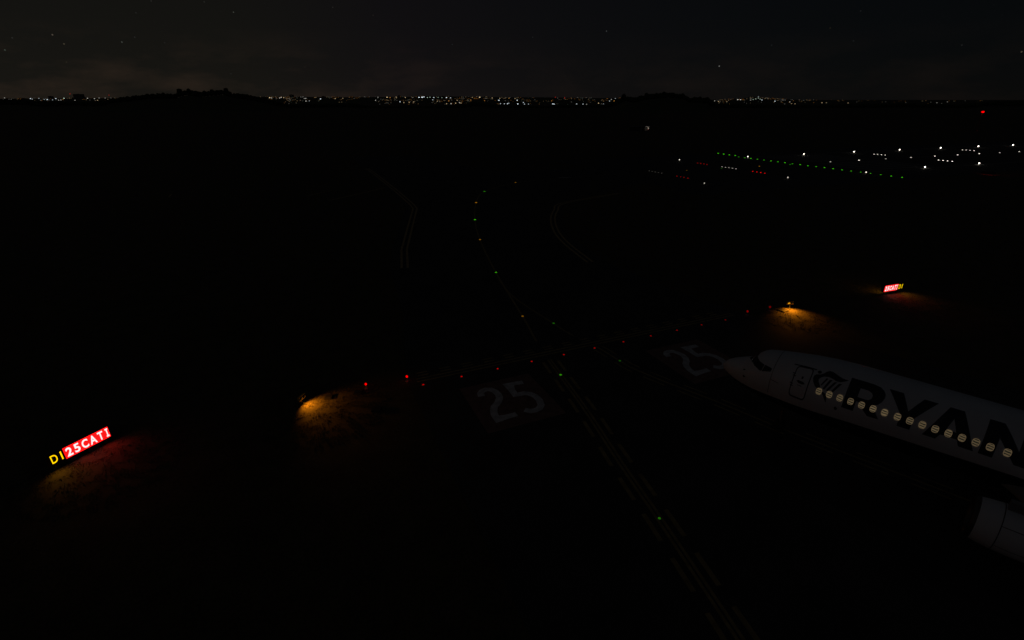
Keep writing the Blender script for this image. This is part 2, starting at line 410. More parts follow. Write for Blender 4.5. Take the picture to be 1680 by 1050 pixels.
for x, y, k, s in ((38, 222, 'white', 2), (53, 222, 'white', 2), (110, 225, 'white', 1), (125, 221, 'green', 1.2), (140, 218, 'green', 1.4), (155, 213, 'green', 1.6), (155, 205, 'cool', 1), (165, 219, 'green', 1.4), (175, 224, 'cool', 2.4), (250, 231, 'cool', 3), (335, 235, 'white', 1.2), (365, 246, 'warm', 1.0), (345, 245, 'warm', .8), (520, 240, 'warm', 1.2), (545, 240, 'warm', .8), (670, 241, 'warm', .9), (815, 250, 'amber', 1), (905, 243, 'warm', .7), (1180, 240, 'white', .5), (1240, 235, 'white', .5)):
    BR.append((1200 + x / 3.5, 100 + y / 3.5, k, s))
for (u, v, k, s) in BR:
    p = city_spot(u, v); sc_ = p.y / 7450
    w_ = 9.5 * sc_ * (1.25 if s > 2 else 1); h_ = 6.5 * sc_
    t = thing('city_light', 'small %s light shining in the distant city along the horizon' % CM[k][1] if k != 'red' else 'small red warning light above the distant city on the horizon', 'city light',
              (p.x, p.y, min(p.z - h_, city_h(p.x, p.y) - 1)), 0, '%s lights in the distant city' % CM[k][1])
    b = Vector(t.location)
    hd = box(-w_ / 2, w_ / 2, -1.2, 1.2, p.z - b.z - h_ / 2, p.z - b.z + h_ / 2)
    mesh_obj('lamp_head', *hd, em(k, round(s * (.40 if u < 420 else .50 if u < 1100 else .34), 2)), t)
    mesh_obj('mast', *lathe([(.45, 0), (.3, p.z - b.z - h_ / 2)], 6), M['plate'], t)
# the uncountable rest of the street lamps
for kind, frac, st in (('amber', .34, .12), ('warm', .30, .13), ('white', .2, .13), ('green', .16, .05)):
    V, Fc = [], []
    n_ = int(1700 * frac)
    for _ in range(n_):
        z_ = random.choices(((-40, 190, 5.5), (425, 520, 9), (520, 640, 8), (620, 830, 12), (830, 1020, 12), (1172, 1330, 6), (1330, 1560, 3), (1560, 1700, 2)), (1.3, 1.6, 1.0, 4.2, 2.6, 1.6, .6, .25))[0]
        u = random.uniform(z_[0], z_[1]); v = lerp_tab(RIDGE, u) - 1 + abs(random.gauss(0, .62)) * z_[2]
        if noise.noise(Vector((u * .045, v * .30, 3))) < .02: continue
        p = city_spot(u, v, 7); q = p.y / 7450; a = random.choice((3.5, 5, 8, 14)) * q
        o = len(V); vv, ff = box(p.x - a / 2, p.x + a / 2, p.y - 1, p.y + 1, p.z - 1.6 * q, p.z + 1.6 * q); V += vv; Fc += [tuple(i + o for i in f_) for f_ in ff]
    o = mesh_obj('city_lights', V, Fc, em(kind, st)); o['kind'] = 'stuff'
    tag(o, 'scatter of faint %s street lights spread through the distant city' % CM[kind][1], 'city lights')
# city blocks
def city_building(u, v_top, wpx, hpx, lit, label, kind='warm', y=None):
    y = y or random.uniform(5200, 7200); x = (u - 840) / F * CP * y
    zt = H + (Y0 - v_top) * KV * y; gz = city_h(x, y) - 2
    w_ = wpx * y / F * CP; zt = max(zt, gz + 9)
    t = thing('city_building', label, 'building', (x, y, gz), 0, 'buildings of the distant city')
    mesh_obj('wall', *boxes([(-w_ / 2, w_ / 2, 0, w_ * .7, 0, zt - gz)]), M['wall'], t)
    mesh_obj('roof', *boxes([(-w_ / 2 - .4, w_ / 2 + .4, -.4, w_ * .7 + .4, zt - gz, zt - gz + 1), (-w_ * .15, w_ * .1, w_ * .2, w_ * .4, zt - gz + 1, zt - gz + 4)]), M['wall'], t)
    if lit:
        bs = []; hh = zt - gz - 2; rows = max(1, int(hh / 5))
        for r_ in range(rows):
            n = max(2, int(w_ / 8))
            for c_ in range(n):
                if random.random() < .35:
                    x0 = -w_ / 2 + 2 + c_ * (w_ - 4) / n; z0 = 3 + r_ * (hh - 2) / rows
                    bs.append((x0, x0 + (w_ - 4) / n * .6, -.25, -.05, z0, z0 + 2.6))
        if bs: mesh_obj('window_row', *boxes(bs), em(kind, .35), t)
for u, vt, wp, lb in ((128, 154.5, 12, 'dark tower block at the left end of the distant city, widest against the sky'), (83, 158, 6, 'small dark tower block at the far left of the distant city'), (478.5, 155.5, 6, 'narrow dark tower block right of the large wooded rise'),
                      (531, 158, 5, 'low dark block on the skyline right of the narrow tower'), (655, 156.5, 3, 'thin dark tower left of the brightest city lights')):
    city_building(u, vt, wp, 8, False, lb, y=6000)
for i in range(46):
    z_ = random.choice(((0, 180), (430, 600), (600, 1010), (600, 1010), (1175, 1330)))
    u = random.uniform(*z_)
    city_building(u, lerp_tab(RIDGE, u) + random.uniform(.5, 5), random.uniform(4, 9), 3, True, 'low city block with a few lit windows on the far slope', random.choice(('warm', 'amber', 'white')))

# ------------------------------------------------------------------ pavements and markings
A1 = .4148                                   # heading of the stop bar
ax = Vector((math.cos(A1), math.sin(A1), 0)); ay = Vector((math.sin(A1), -math.cos(A1), 0))   # along the bar; towards the viewer
twy = [(-7.9, 32.4), (-10.9, 46), (-15.0, 59), (-16.8, 68), (-18.4, 80.5), (-20.5, 97), (-22, 101.5), (-28.5, 118), (-38, 140), (-58, 190), (-40, 196), (-2, 150), (62, 176), (74, 148), (30, 126), (12.5, 104), (10, 96), (8.9, 88),
       (8.8, 78.5), (9.7, 72), (12, 62.8), (17, 53), (22.6, 45.2), (62, 5), (150, -90), (40, -120), (17, -24)]
tw = struct(bm_obj('taxiway', fill(twy, z=.012), M['asphalt']))
RA = R(20.7); rx = Vector((math.cos(RA), math.sin(RA), 0)); ry = Vector((-math.sin(RA), math.cos(RA), 0))
RC = Vector((93.0, 170.0, 0))                # threshold centre
def rw(a, b): p = RC + rx * a + ry * b; return (p.x, p.y)
rwy = struct(bm_obj('runway', fill([rw(-70, -36), rw(2600, -36), rw(2600, 36), rw(-70, 36)], z=.008), M['concrete']))
def mark(name, geo, m, parent=tw): o = mesh_obj(name, *geo, m, parent); return o
bs = []
for sgn in (-1, 1):
    bs.append(ribbon([rw(0, 22.5 * sgn), rw(2500, 22.5 * sgn)], .9, .016))
    for k in range(6): b = sgn * (3.0 + 3.2 * k); bs.append(ribbon([rw(6, b), rw(36, b)], 1.8, .016))
for k in range(24): bs.append(ribbon([rw(60 + 60 * k, 0), rw(90 + 60 * k, 0)], .9, .016))
mark('runway_marking', join(*bs), M['worn'], rwy)
# holding position marking: two solid and two broken lines
def hl(k, t): p = Vector((-7.05, 32.15, 0)) + ax * t - ay * k; return (p.x, p.y)
HW = 31.3
bs = [ribbon([hl(0, 0), hl(0, HW)], .17, .018), ribbon([hl(.42, 0), hl(.42, HW)], .17, .018)]
for row in (.84, 1.26):
    k = .0
    while k < HW - .9:
        bs.append(ribbon([hl(row, k + .25), hl(row, k + 1.1)], .17, .018)); k += 1.8
mark('hold_line', join(*bs), M['yellow'])
# centre lines
ctr = smooth_line([tuple(gnd(1215, 1050)[:2]), tuple(gnd(1172, 985.7)[:2]), (7.38, 18.88), (6.27, 23.13), (5.04, 28.33), (3.66, 33.29), (3.0, 35.66), (2.12, 38.99), (1.03, 44.41), (-1.94, 57.79), (-4.78, 73.27), (-6.45, 86.8), (-7.28, 102.53), (-6.26, 115.96), (.89, 129.36), (14, 138), (40, 149)])
ctr = [tuple(Vector(ctr[0]) + (Vector(ctr[0]) - Vector(ctr[4])).normalized() * q) for q in (30, 10)] + ctr
AH = (math.cos(-.7516), math.sin(-.7516))    # heading of the aircraft, nose to tail
c2 = smooth_line([(-1.6, 55.5), (-.33, 50.99), (1.07, 47.79), (3.9, 42.74), (5.18, 40.48), (7.43, 37.49), (8.66, 35.4), (9.46, 34.18), (11.72, 31.84), (14.09, 29.65)]) + [(14.09 + AH[0] * t, 29.3 + AH[1] * t) for t in (4, 12, 30, 60)]
w_ = .16
bs = []
near = [p for p in ctr if p[1] < 36]; far = [p for p in ctr if p[1] > 38.6]
for off in (-.12, .12): bs.append(ribbon(offset_line(near, off), .15, .017))
bs.append(ribbon(far, .2, .017))
c2n = [p for p in c2 if p[1] < 38.2]; c2f = [p for p in c2 if p[1] > 40]
bs.append(ribbon(c2n, .16, .0175)); bs.append(ribbon(c2f, .16, .0175))
mark('centreline', join(*bs), M['yellow'])
bs = []
near_r = near[::-1]; Ln = length(near_r); s = .35
while s < Ln - 2:
    for off in (-.62, .62):
        seg = offset_line(cut_line(near_r, s, s + 1.75), off); bs.append(ribbon(seg, .24, .017))
    s += 2.75
Ln = min(length(c2n), 30); s = .5
while s < Ln - 2:
    for off in (-.5, .5): bs.append(ribbon(offset_line(cut_line(c2n, s, s + 1.75), off), .13, .017))
    s += 2.75
mark('centreline_dash', join(*bs), M['yellow'])
# taxiway edge lines (double)
el = [(-44.0, 158), (-35.86, 139.09), (-26.66, 117.38), (-20.18, 101.24), (-18.69, 96.94), (-16.66, 80.5), (-15.06, 67.87), (-13.35, 59.59)]
er = smooth_line([(24, 114), (10.64, 102.53), (8.32, 95.2), (7.15, 87.29), (7.07, 78.44), (7.98, 71.09), (10.08, 62.14)])
bs = []
for ln in (el, er):
    for off in (-.37, .37): bs.append(ribbon(offset_line(ln, off), .30, .017))
for ln in ([(-38.02, 105.22), (-33.12, 115.31), (-30.52, 121.28)], [(-44.61, 110.61), (-41.53, 117.8), (-43.5, 117.2)], [(-75.8, 113.3), (-74, 109.5)]): bs.append(ribbon(ln, .3, .019))
mark('edge_line', join(*bs), M['edgepaint'])
mark('stop_mark', ribbon([(12.6, 138.5), (15.8, 138.9)], .5, .017), M['white'])
# painted runway designator panels
TWO = [(1.13, -1.60), (1.2, -1.2), (1.42, -.95), (1.72, -.86), (2.05, -.98), (2.25, -1.35), (2.32, -1.85), (2.22, -2.3), (1.89, -2.79), (1.47, -3.16), (1.24, -3.62), (1.12, -4.1), (1.12, -4.62), (1.83, -4.60), (2.51, -4.57)]
FIVE = [(4.63, -1.0), (4.0, -.95), (3.47, -.92), (3.42, -1.71), (3.40, -2.50), (3.66, -2.42), (4.06, -2.42), (4.40, -2.66), (4.62, -3.10), (4.66, -3.65), (4.50, -4.25), (4.2, -4.58), (3.85, -4.68), (3.5, -4.62), (3.2, -4.34)]
def panel(o):
    ux, uy = ax, -ay
    def tr(p): return (o[0] + ux.x * p[0] + uy.x * p[1], o[1] + ux.y * p[0] + uy.y * p[1])
    p = bm_obj('number_panel', fill([tr(q) for q in ((0, 0), (5.55, 0), (5.6, -5.8), (0, -5.8))], z=.0165), M['red'], tw)
    mesh_obj('number', *join(ribbon([tr(q) for q in TWO], .50, .0205), ribbon([tr(q) for q in FIVE], .50, .0205)), M['white'], p)
panel((-3.83, 31.17)); panel((11.13, 37.15))

# ------------------------------------------------------------------ airfield lights
LM = {}
def lens_mat(kind, s):
    cols = dict(red=(1, .0, .0), green=(.10, 1, .005), amber=(1, .42, .01), white=(1, .93, .78))
    k = (kind, s)
    if k not in LM: LM[k] = emit('%s_lens' % kind, cols[kind], s)
    return LM[k]
def inset_light(p, kind, s, r, label, group, name):
    t = thing(name, label, 'airfield light', (p.x, p.y, .012), 0, group)
    mesh_obj('housing', *lathe([(r * 1.25, 0), (r * 1.2, r * .12), (r * .95, r * .2)], 16), M['plate'], t)
    mesh_obj('lens', *lathe([(r * .9, r * .2), (r * .8, r * .42), (r * .45, r * .58), (.001, r * .62)], 12, cap=False), lens_mat(kind, s), t, True)
    return t
def raised_light(p, kind, s, r, hgt, label, group, name):
    t = thing(name, label, 'airfield light', (p.x, p.y, 0), 0, group)
    mesh_obj('base', *lathe([(.16, 0), (.15, .05), (.05, .09)], 12), M['plate'], t)
    mesh_obj('stem', *lathe([(.025, .05), (.025, hgt - r)], 8), M['amberbody'], t)
    mesh_obj('lens', *lathe([(r * .55, hgt - r), (r * .95, hgt - r * .45), (r, hgt), (r * .8, hgt + r * .5), (r * .4, hgt + r * .9), (.001, hgt + r)], 12), lens_mat(kind, s), t, True)
    return t
ORD = ['first', 'second', 'third', 'fourth', 'fifth', 'sixth', 'seventh', 'eighth', 'ninth', 'tenth', 'eleventh', 'twelfth', 'thirteenth', 'fourteenth', 'fifteenth', 'sixteenth', 'seventeenth', 'eighteenth', 'nineteenth', 'twentieth', 'twenty-first', 'twenty-second', 'twenty-third', 'twenty-fourth', 'twenty-fifth']
stop = [(694.5, 631.6), (757.3, 618.3), (816.4, 605.5), (872.3, 593.5), (925, 582.4), (975.4, 571.6), (1022.7, 561.3), (1067.7, 551.6), (1110.5, 542.3), (1151, 533.4), (1190, 525.3)]
for i, (u, v) in enumerate(stop):
    inset_light(gnd(u, v), 'red', .42 - .027 * i, .085, 'red inset stop bar light, %s from the left' % ORD[i], 'red stop bar lights across the taxiway', 'stop_bar_light')
for (u, v, s, lb) in ((600, 630, 1.1, 'bright red raised stop bar light farthest left, beside the amber lit ground'), (667.4, 617.5, 1.1, 'bright red raised stop bar light standing just left of the holding line'),
                      (1226.5, 510.6, .18, 'dim red raised light just past the right end of the stop bar'), (1263.4, 503.5, .14, 'dim red raised stop bar light beside the far amber guard light')):
    p = gnd(u, v, .42); raised_light(p, 'red', s, .085 if s > 1 else .10, .42, lb, 'raised red lights at the ends of the stop bar', 'raised_stop_light')
for (u, v, k, s, lb) in ((919.7, 615.6, 'green', .9, 'green inset light on the near centre line just below the stop bar'), (1081.7, 851, 'green', .4, 'lone green inset light on the near centre line towards the bottom of the view'),
                         (1017, 592.5, 'green', .16, 'faint green inset light on the line leading to the aircraft'), (908.3, 531, 'green', .3, 'green inset light on the right branch just above the stop bar'),
                         (857.4, 519.4, 'amber', .6, 'amber inset light on the left branch just above the stop bar'), (813.8, 447.5, 'green', .7, 'green inset light where the two branches of the line meet'),
                         (787.5, 393.7, 'amber', .45, 'amber inset light on the lower part of the curved centre line'), (779.3, 361, 'green', 1.0, 'green inset light at the bend of the curved centre line'),
                         (781.2, 333, 'amber', .7, 'amber inset light above the bend of the curved centre line'), (794.9, 314.7, 'green', .35, 'green inset light near the far end of the curved centre line'), (845.8, 300, 'amber', .25, 'dim amber inset light at the far end of the curved centre line')):
    p = gnd(u, v); r = .055 + .0021 * p.y
    inset_light(p, k, s * (.42 if p.y > 50 else .26), r * .85, lb, 'taxiway centre line lights', 'centreline_light')
greens = [(1178.1, 252, .9), (1187.2, 253.3, .9), (1196.4, 254.5, .9), (1206.1, 255.6, .9), (1211.8, 257.9, .3), (1221.7, 259.2, .5), (1231.8, 260.4, .8), (1242.5, 261.7, .6), (1253.3, 263, .45), (1264.8, 264.4, .9), (1276.2, 265.9, .6), (1287.8, 267.4, 1), (1300, 269, .5), (1312.6, 270.5, 1), (1325.3, 272.4, .7),
          (1338.9, 273.9, .6), (1352.6, 275.4, 1), (1366.7, 277.3, 1), (1381.3, 279.2, .7), (1396.2, 281, .7), (1412, 282.9, .5), (1428.2, 285, .5), (1444.8, 287, .6), (1461.9, 289.3, 1), (1479.8, 291.4, 1)]
for i, (u, v, s) in enumerate(greens):
    p = gnd(u, v); inset_light(p, 'green', s * .8, .25 * p.y / 170, 'green threshold light, %s from the left in the long row across the runway end' % ORD[i], 'green threshold lights', 'threshold_light')
def bars(pts, kind, s, r, group, label, name):
    for i, (u, v) in enumerate(pts):
        p = gnd(u, v); inset_light(p, kind, s, r * .68, label % ORD[i], group, name)
bars([(1144.4, 268), (1149.5, 268.6), (1154.9, 269.3), (1160, 270.3)], 'red', .6, .28, 'red approach lights, far row', '%s from the left of the four dim red lights in the farthest red row', 'approach_light')
bars([(1110.5, 289.5), (1116.6, 290.5), (1122.3, 291.6), (1128.4, 292.8)], 'red', .6, .24, 'red approach lights, left row', '%s from the left of the four dim red lights in the leftmost red row', 'approach_light')
bars([(1235, 281.5), (1241.7, 282.5), (1248.2, 283.6), (1254.9, 284.8)], 'red', 2, .27, 'red approach lights, bright row', '%s from the left of the four bright red lights in the right-hand red row', 'approach_light')
bars([(1184.4, 273.9), (1190.3, 274.7), (1195.8, 275.4), (1201.5, 276.4), (1207.4, 277.3)], 'white', 1.1, .24, 'white approach lights, middle row', '%s from the left of five white lights between the red rows', 'approach_light')
bars([(1065, 280.6), (1069.9, 281.5), (1075, 282.5), (1080.2, 283.4), (1085.5, 284.4)], 'white', .10, .24, 'white approach lights, faint row', '%s from the left of five very faint white lights in the leftmost row', 'approach_light')
bars([(1433.9, 253.3), (1439.8, 253.5), (1445.9, 254.3), (1452.2, 254.9)], 'white', 2.2, .3, 'touchdown lights, left bar', '%s from the left of four white lights in the left touchdown bar on the runway', 'touchdown_light')
bars([(1539.6, 263), (1547, 263.6), (1554.5, 264.4), (1562.1, 265.1)], 'white', 3.2, .3, 'touchdown lights, near bar', '%s from the left of four white lights in the near touchdown bar on the runway', 'touchdown_light')
bars([(1579, 246.3), (1585.1, 246.5), (1591.4, 247), (1597.9, 247.4)], 'white', 2.6, .32, 'touchdown lights, far bar', '%s from the left of four white lights in the far touchdown bar on the runway', 'touchdown_light')
for i, (u, v, s) in enumerate(((1114.7, 261.9, 1.2), (1227, 256.8, 3), (1318.9, 252.6, 4), (1401.3, 248.8, 5), (1476, 245.5, 5), (1543.4, 242.5, 5.5), (1605.3, 239.8, 6), (1661.9, 237.5, 6))):
    p = gnd(u, v, .5); raised_light(p, 'white', s, .19 * p.y / 200, .5, 'white raised light on the far runway edge, %s from the left' % ORD[i], 'white lights along the far runway edge', 'runway_edge_light')
for i, (u, v, s, r) in enumerate(((1155.6, 300.4, .6, .12), (1292.6, 291, .8, .15), (1421, 282.4, 1.8, .15), (1517.7, 273.7, 6, .17), (1606.5, 267.8, 7, .19))):
    p = gnd(u, v, .4); raised_light(p, 'white', s, r, .4, 'white light on the near runway edge, %s from the left' % ORD[i], 'white lights along the near runway edge', 'runway_edge_light')
for i, (u, v, s) in enumerate(((1362.3, 265.9, .5), (1409, 263.4, 1.5), (1453, 261, .35), (1494.5, 258.7, .8), (1533.7, 256.6, 1.4), (1571, 254.5, 1.4), (1606.5, 252.6, 1.5), (1640, 250.9, .6), (1672, 249.1, .9))):
    inset_light(gnd(u, v), 'white', s * 1.6, .26, 'white inset light on the runway centre line, %s from the left' % ORD[i], 'runway centre line lights', 'runway_centre_light')
inset_light(gnd(1245.7, 273.3), 'amber', .35, .22, 'dim amber inset light near the runway end between the red and green rows', None, 'apron_light')
inset_light(gnd(1126.7, 280), 'amber', .10, .22, 'very faint amber inset light between the two left red rows', None, 'apron_light')
inset_light(gnd(1183.6, 276.8), 'green', .12, .22, 'very faint green inset light beside the row of five white lights', None, 'lead_off_light')
inset_light(gnd(1296, 270.3), 'green', .25, .22, 'dim green inset light just before the green threshold row', None, 'lead_off_light')

# ------------------------------------------------------------------ lit signs
def text_mesh(ch, w, h, off=0.):
    """one glyph fitted in a w x h box, in the x-z plane"""
    c = bpy.data.curves.new('glyph', 'FONT'); c.body = ch; c.offset = off; c.resolution_u = 6
    o = bpy.data.objects.new('glyph', c); COL.objects.link(o)
    dg = bpy.context.evaluated_depsgraph_get(); me = bpy.data.meshes.new_from_object(o.evaluated_get(dg))
    vs = [v.co.copy() for v in me.vertices]; fs = [tuple(p.vertices) for p in me.polygons]
    bpy.data.objects.remove(o); bpy.data.curves.remove(c); bpy.data.meshes.remove(me)
    x0, x1 = min(v.x for v in vs), max(v.x for v in vs); y0, y1 = min(v.y for v in vs), max(v.y for v in vs)
    return [((v.x - x0) / (x1 - x0) * w, 0, (v.y - y0) / (y1 - y0) * h) for v in vs], fs
def glyphs(items, y):
    V, Fc = [], []
    for ch, cx, w, z, h, off in items:
        if ch == 'serifI':
            v, f = boxes([(-w / 2, w / 2, 0, .001, 0, h * .17), (-w * .2, w * .2, 0, .001, h * .17, h * .83), (-w / 2, w / 2, 0, .001, h * .83, h)]); f = f
            v = [(a + w / 2, b, c) for a, b, c in v]
        else: v, f = text_mesh(ch, w, h, off)
        o = len(V); V += [(a + cx - w / 2, y + b, c + z) for a, b, c in v]; Fc += [tuple(i + o for i in q) for q in f]
    return V, Fc
EM_RED = emit('sign_red_face', (1, .006, .006), 1.7); EM_WHT = emit('sign_white_text', (1, .96, .96), 1.0); EM_YEL = emit('sign_yellow_text', (1, .62, .0), 1.35)
def sign(base, rotz, Wr, Wd, Hh, dark_left, label, rear=False, bold=.028):
    """local x runs along the face seen from the front (-y), origin at the left edge of the red panel's foot"""
    t = thing('taxiway_sign', label, 'sign', base, rotz)
    z0 = .33; zt = z0 + Hh
    x0 = -Wd if dark_left else 0; x1 = Wr if dark_left else Wr + Wd
    mesh_obj('cabinet', *boxes([(x0 - .05, x1 + .05, .02, .26, z0 - .05, zt + .05)]), M['signbody'], t)
    for k in range(4):
        xx = x0 + .25 + k * (x1 - x0 - .5) / 3; mesh_obj('leg', *boxes([(xx - .03, xx + .03, .1, .18, 0, z0 - .05), (xx - .1, xx + .1, .04, .24, 0, .03)]), M['plate'], t)
    mesh_obj('red_panel', *boxes([(0, Wr, 0, .018, z0, zt)]), EM_RED, t)
    dl = (x0 + .01, -.01) if dark_left else (Wr + .01, x1 - .01)
    mesh_obj('black_panel', *boxes([(dl[0], dl[1], .004, .018, z0, zt)]), M['black'], t)
    hh = Hh * .80; zz = z0 + Hh * .10
    mesh_obj('lettering', *glyphs([('2', Wr * .10, Wr * .125, zz, hh, bold), ('5', Wr * .268, Wr * .12, zz, hh, bold), ('C', Wr * .445, Wr * .14, zz, hh, bold), ('A', Wr * .625, Wr * .15, zz, hh, bold), ('T', Wr * .80, Wr * .12, zz, hh, bold), ('serifI', Wr * .95, Wr * .065, zz, hh, 0)], -.004), EM_WHT, t)
    c1, c2_ = ((-Wd * .62, -Wd * .18) if dark_left else (Wr + Wd * .40, Wr + Wd * .86))
    mesh_obj('yellow_lettering', *glyphs([('D', c1, .30, zz + .03, hh * .92, .006), ('I', c2_, .065, zz + .03, hh * .92, 0)], -.002), EM_YEL, t)
    mesh_obj('valance', *boxes([(x0 - .05, x1 + .05, -.01, .02, z0 - .066, z0 - .003)]), M['signbody'], t)
    def glow(x, en, col):
        ld = bpy.data.lights.new('panel_glow', 'SPOT'); ld.energy = en; ld.color = col; ld.spot_size = R(118); ld.spot_blend = .9; ld.shadow_soft_size = .25
        lo = bpy.data.objects.new('panel_glow', ld); COL.objects.link(lo); lo.parent = t; lo.location = (x, -.12, z0 + Hh * .6)
        lo.rotation_euler = Vector((0, .80, .72)).to_track_quat('Z', 'Y').to_euler()
    glow((dl[0] + dl[1]) / 2 - (.25 if dark_left else -.25), 24, (1, .45, .02)); glow(Wr * .3, 17, (1, .035, .0)); glow(Wr * .85, 24, (1, .02, .0))
    if rear:
        mesh_obj('rear_panel', *boxes([(0, 1.0, .265, .28, z0, zt)]), emit('sign_yellow_face', (1, .45, .02), 3.0), t)
    return t
a = gnd(109.5, 752.7, .33); b = gnd(182, 715.6, .33)
Wr = (b - a).length
sign((a.x, a.y, 0), math.atan2(b.y - a.y, b.x - a.x), Wr, .80, .70, True, 'large lit sign in the left foreground, red with white 25CATI beside yellow DI')
a = gnd(1450, 479, .33); b = gnd(1471.3, 475.6, .33)
sign((a.x, a.y, 0), math.atan2(b.y - a.y, b.x - a.x), (b - a).length, .78, .68, False, 'small distant lit red sign with white 25CATI and yellow DI on its right end', True, .055)
# a lit sign seen from behind beside the runway: only the red light on the grass shows
t = thing('runway_sign', 'small sign beside the runway seen from behind, throwing dim red light on the grass', 'sign', (131.2, 144.6, 0), R(-52))
mesh_obj('cabinet', *boxes([(0, 3.1, -.12, .12, .3, .95)]), M['signbody'], t)
mesh_obj('leg', *boxes([(.2, .28, -.04, .04, 0, .3)]), M['plate'], t); mesh_obj('leg', *boxes([(2.8, 2.88, -.04, .04, 0, .3)]), M['plate'], t)
mesh_obj('red_panel', *boxes([(.04, 3.06, .121, .14, .34, .91)]), emit('runway_sign_red_face', (1, .02, .01), 1.6), t)

# ------------------------------------------------------------------ runway guard lights
def guard(loc, aim, energy, size, label, hgt=.45, on=1.2, face=0.):
    t = thing('guard_light', label, 'airfield light', (loc[0], loc[1], 0), math.atan2(aim[1], aim[0]))
    mesh_obj('base', *lathe([(.10, 0), (.09, .05), (.05, .1)], 14), M['signbody'], t)
    mesh_obj('post', *tube((-.06, 0, .0), (-.06, 0, hgt - .12), .03), M['signbody'], t)
    mesh_obj('housing', *boxes([(-.16, -.01, -.32, .32, hgt - .14, hgt + .16), (-.01, .0, -.34, .34, hgt + .15, hgt + .18)]), M['amberbody'], t)
    for s in (-1, 1):
        v, f = lathe([(.10, .0), (.085, .03), (.04, .045), (.001, .05)], 14, axis='x', cap=False)
        l = mesh_obj('lens', [(x, y + .16 * s, z + hgt) for x, y, z in v], f, lens_mat('amber', on if s < 0 else .03), t, True)
        v, f = lathe([(.12, -.005), (.12, .10)], 14, axis='x', cap=False)
        mesh_obj('visor', [(x, y + .16 * s, z + hgt) for x, y, z in v if 1], [q for q in f if all(v[i][2] >= -.03 for i in q)], M['black'], t)
    ld = bpy.data.lights.new('beam', 'SPOT'); ld.energy = energy; ld.color = (1, .31, .01); ld.spot_size = size; ld.spot_blend = .6; ld.shadow_soft_size = .05
    lo = bpy.data.objects.new('beam', ld); COL.objects.link(lo); lo.parent = t
    d = Vector((math.hypot(aim[0], aim[1]), 0, aim[2])); lo.location = (.28, 0, hgt + .08)
    lo.rotation_euler = (-d).to_track_quat('Z', 'Y').to_euler()
    return t
p = gnd(496.4, 652.5, .5)
guard(p, (.96, -.27, -1.12), 165.0, R(146), 'twin amber guard light in the left foreground, lighting the grass beside it', .5, .06)
p = gnd(1297, 497.5, .62)
guard(p, (-.06, -.95, -2.0), 300.0, R(146), 'distant twin amber guard light at the right over a pool of orange light', .62, .8)

V, Fc = [], []
for (cx_, cy_, rr, n_) in ((-12.6, 28.4, 4.2, 9000), (27.6, 44.9, 4.4, 6000), (-23.4, 22.9, 4.2, 9000), (41.5, 48.8, 4.6, 5000), (38.6, 52.8, 2.4, 1500)):
    for _ in range(n_):
        a_ = random.uniform(0, 6.283); q = rr * math.sqrt(random.random()); x = cx_ + q * math.cos(a_); y = cy_ + q * math.sin(a_)
        if noise.noise(Vector((x * 1.6, y * 1.6, 0))) < -.25 * random.random(): continue
        if (x - (-7.9)) * .915 + (y - 32.4) * .403 > -.2 and x < 10: continue
        h_ = random.uniform(.03, .11); w_ = random.uniform(.010, .022); d_ = random.uniform(0, 3.14); lx, ly = random.gauss(0, .04), random.gauss(0, .04)
        o = len(V); V += [(x - w_ * math.cos(d_), y - w_ * math.sin(d_), 0), (x + w_ * math.cos(d_), y + w_ * math.sin(d_), 0), (x + lx, y + ly, h_)]; Fc.append((o, o + 1, o + 2))
gt = mesh_obj('grass_blades', V, Fc, M['blade']); gt['kind'] = 'stuff'; tag(gt, 'short dry grass standing where the lamps and signs light the ground', 'grass')

# black junction boxes set in the grass
def pit_box(u, v, s, label, rz=A1, h=.10):
    p = gnd(u, v); t = thing('junction_box', label, 'junction box', (p.x, p.y, 0), rz, None)
    mesh_obj('body', *boxes([(-s / 2, s / 2, -s / 2, s / 2, -.05, h)]), M['black'], t)
    mesh_obj('lid', *boxes([(-s / 2 + .03, s / 2 - .03, -s / 2 + .03, s / 2 - .03, h, h + .015), (-.06, .06, -.01, .01, h + .015, h + .03)]), M['black'], t)
pit_box(539.8, 652.5, .50, 'small square black box in the brightest part of the near amber light', .05)
pit_box(588, 645, .58, 'square black box in the grass just below the leftmost raised red light', .05)
pit_box(618, 672, .62, 'square black box in the dark grass right of the near amber light pool', .05)
pit_box(1283.5, 509.5, .8, 'flat black box in the grass at the edge of the far amber light pool', .6, .08)

# ------------------------------------------------------------------ hut and mast beyond the field
hp = gnd(1065, 214.7)
t = thing('equipment_hut', 'small low white and red hut lit at one corner, alone on the far grass', 'hut', (hp.x, hp.y, 0), R(8))
mesh_obj('wall', *boxes([(-12, -1.2, 0, 4.5, 0, 2.5)]), M['asphalt'], t)
mesh_obj('corner_wall', *boxes([(-1.2, -.05, -.5, 3.0, 0, 3.3)]), M['hutw'], t)
mesh_obj('stripe', *boxes([(-1.22, -.03, -.53, 3.02, 0, 1.1)]), M['hutr'], t)
mesh_obj('roof', *boxes([(-12.2, -1.6, -.3, 4.8, 2.7, 2.9), (-1.7, .2, -.8, 4.9, 3.3, 3.5)]), M['plate'], t)
mesh_obj('door', *boxes([(-6.2, -5.2, -.04, .0, 0, 2.1)]), M['plate'], t)
hl_ = thing('wall_lamp', 'small flood lamp on a short pole in front of the lit corner of the hut', 'lamp', (hp.x - .4, hp.y - 4.2, 0), R(8))
mesh_obj('pole', *tube((0, 0, 0), (0, 0, 2.0), .05), M['plate'], hl_); mesh_obj('lamp_head', *boxes([(-.2, .2, -.12, .12, 2.0, 2.18)]), M['plate'], hl_)
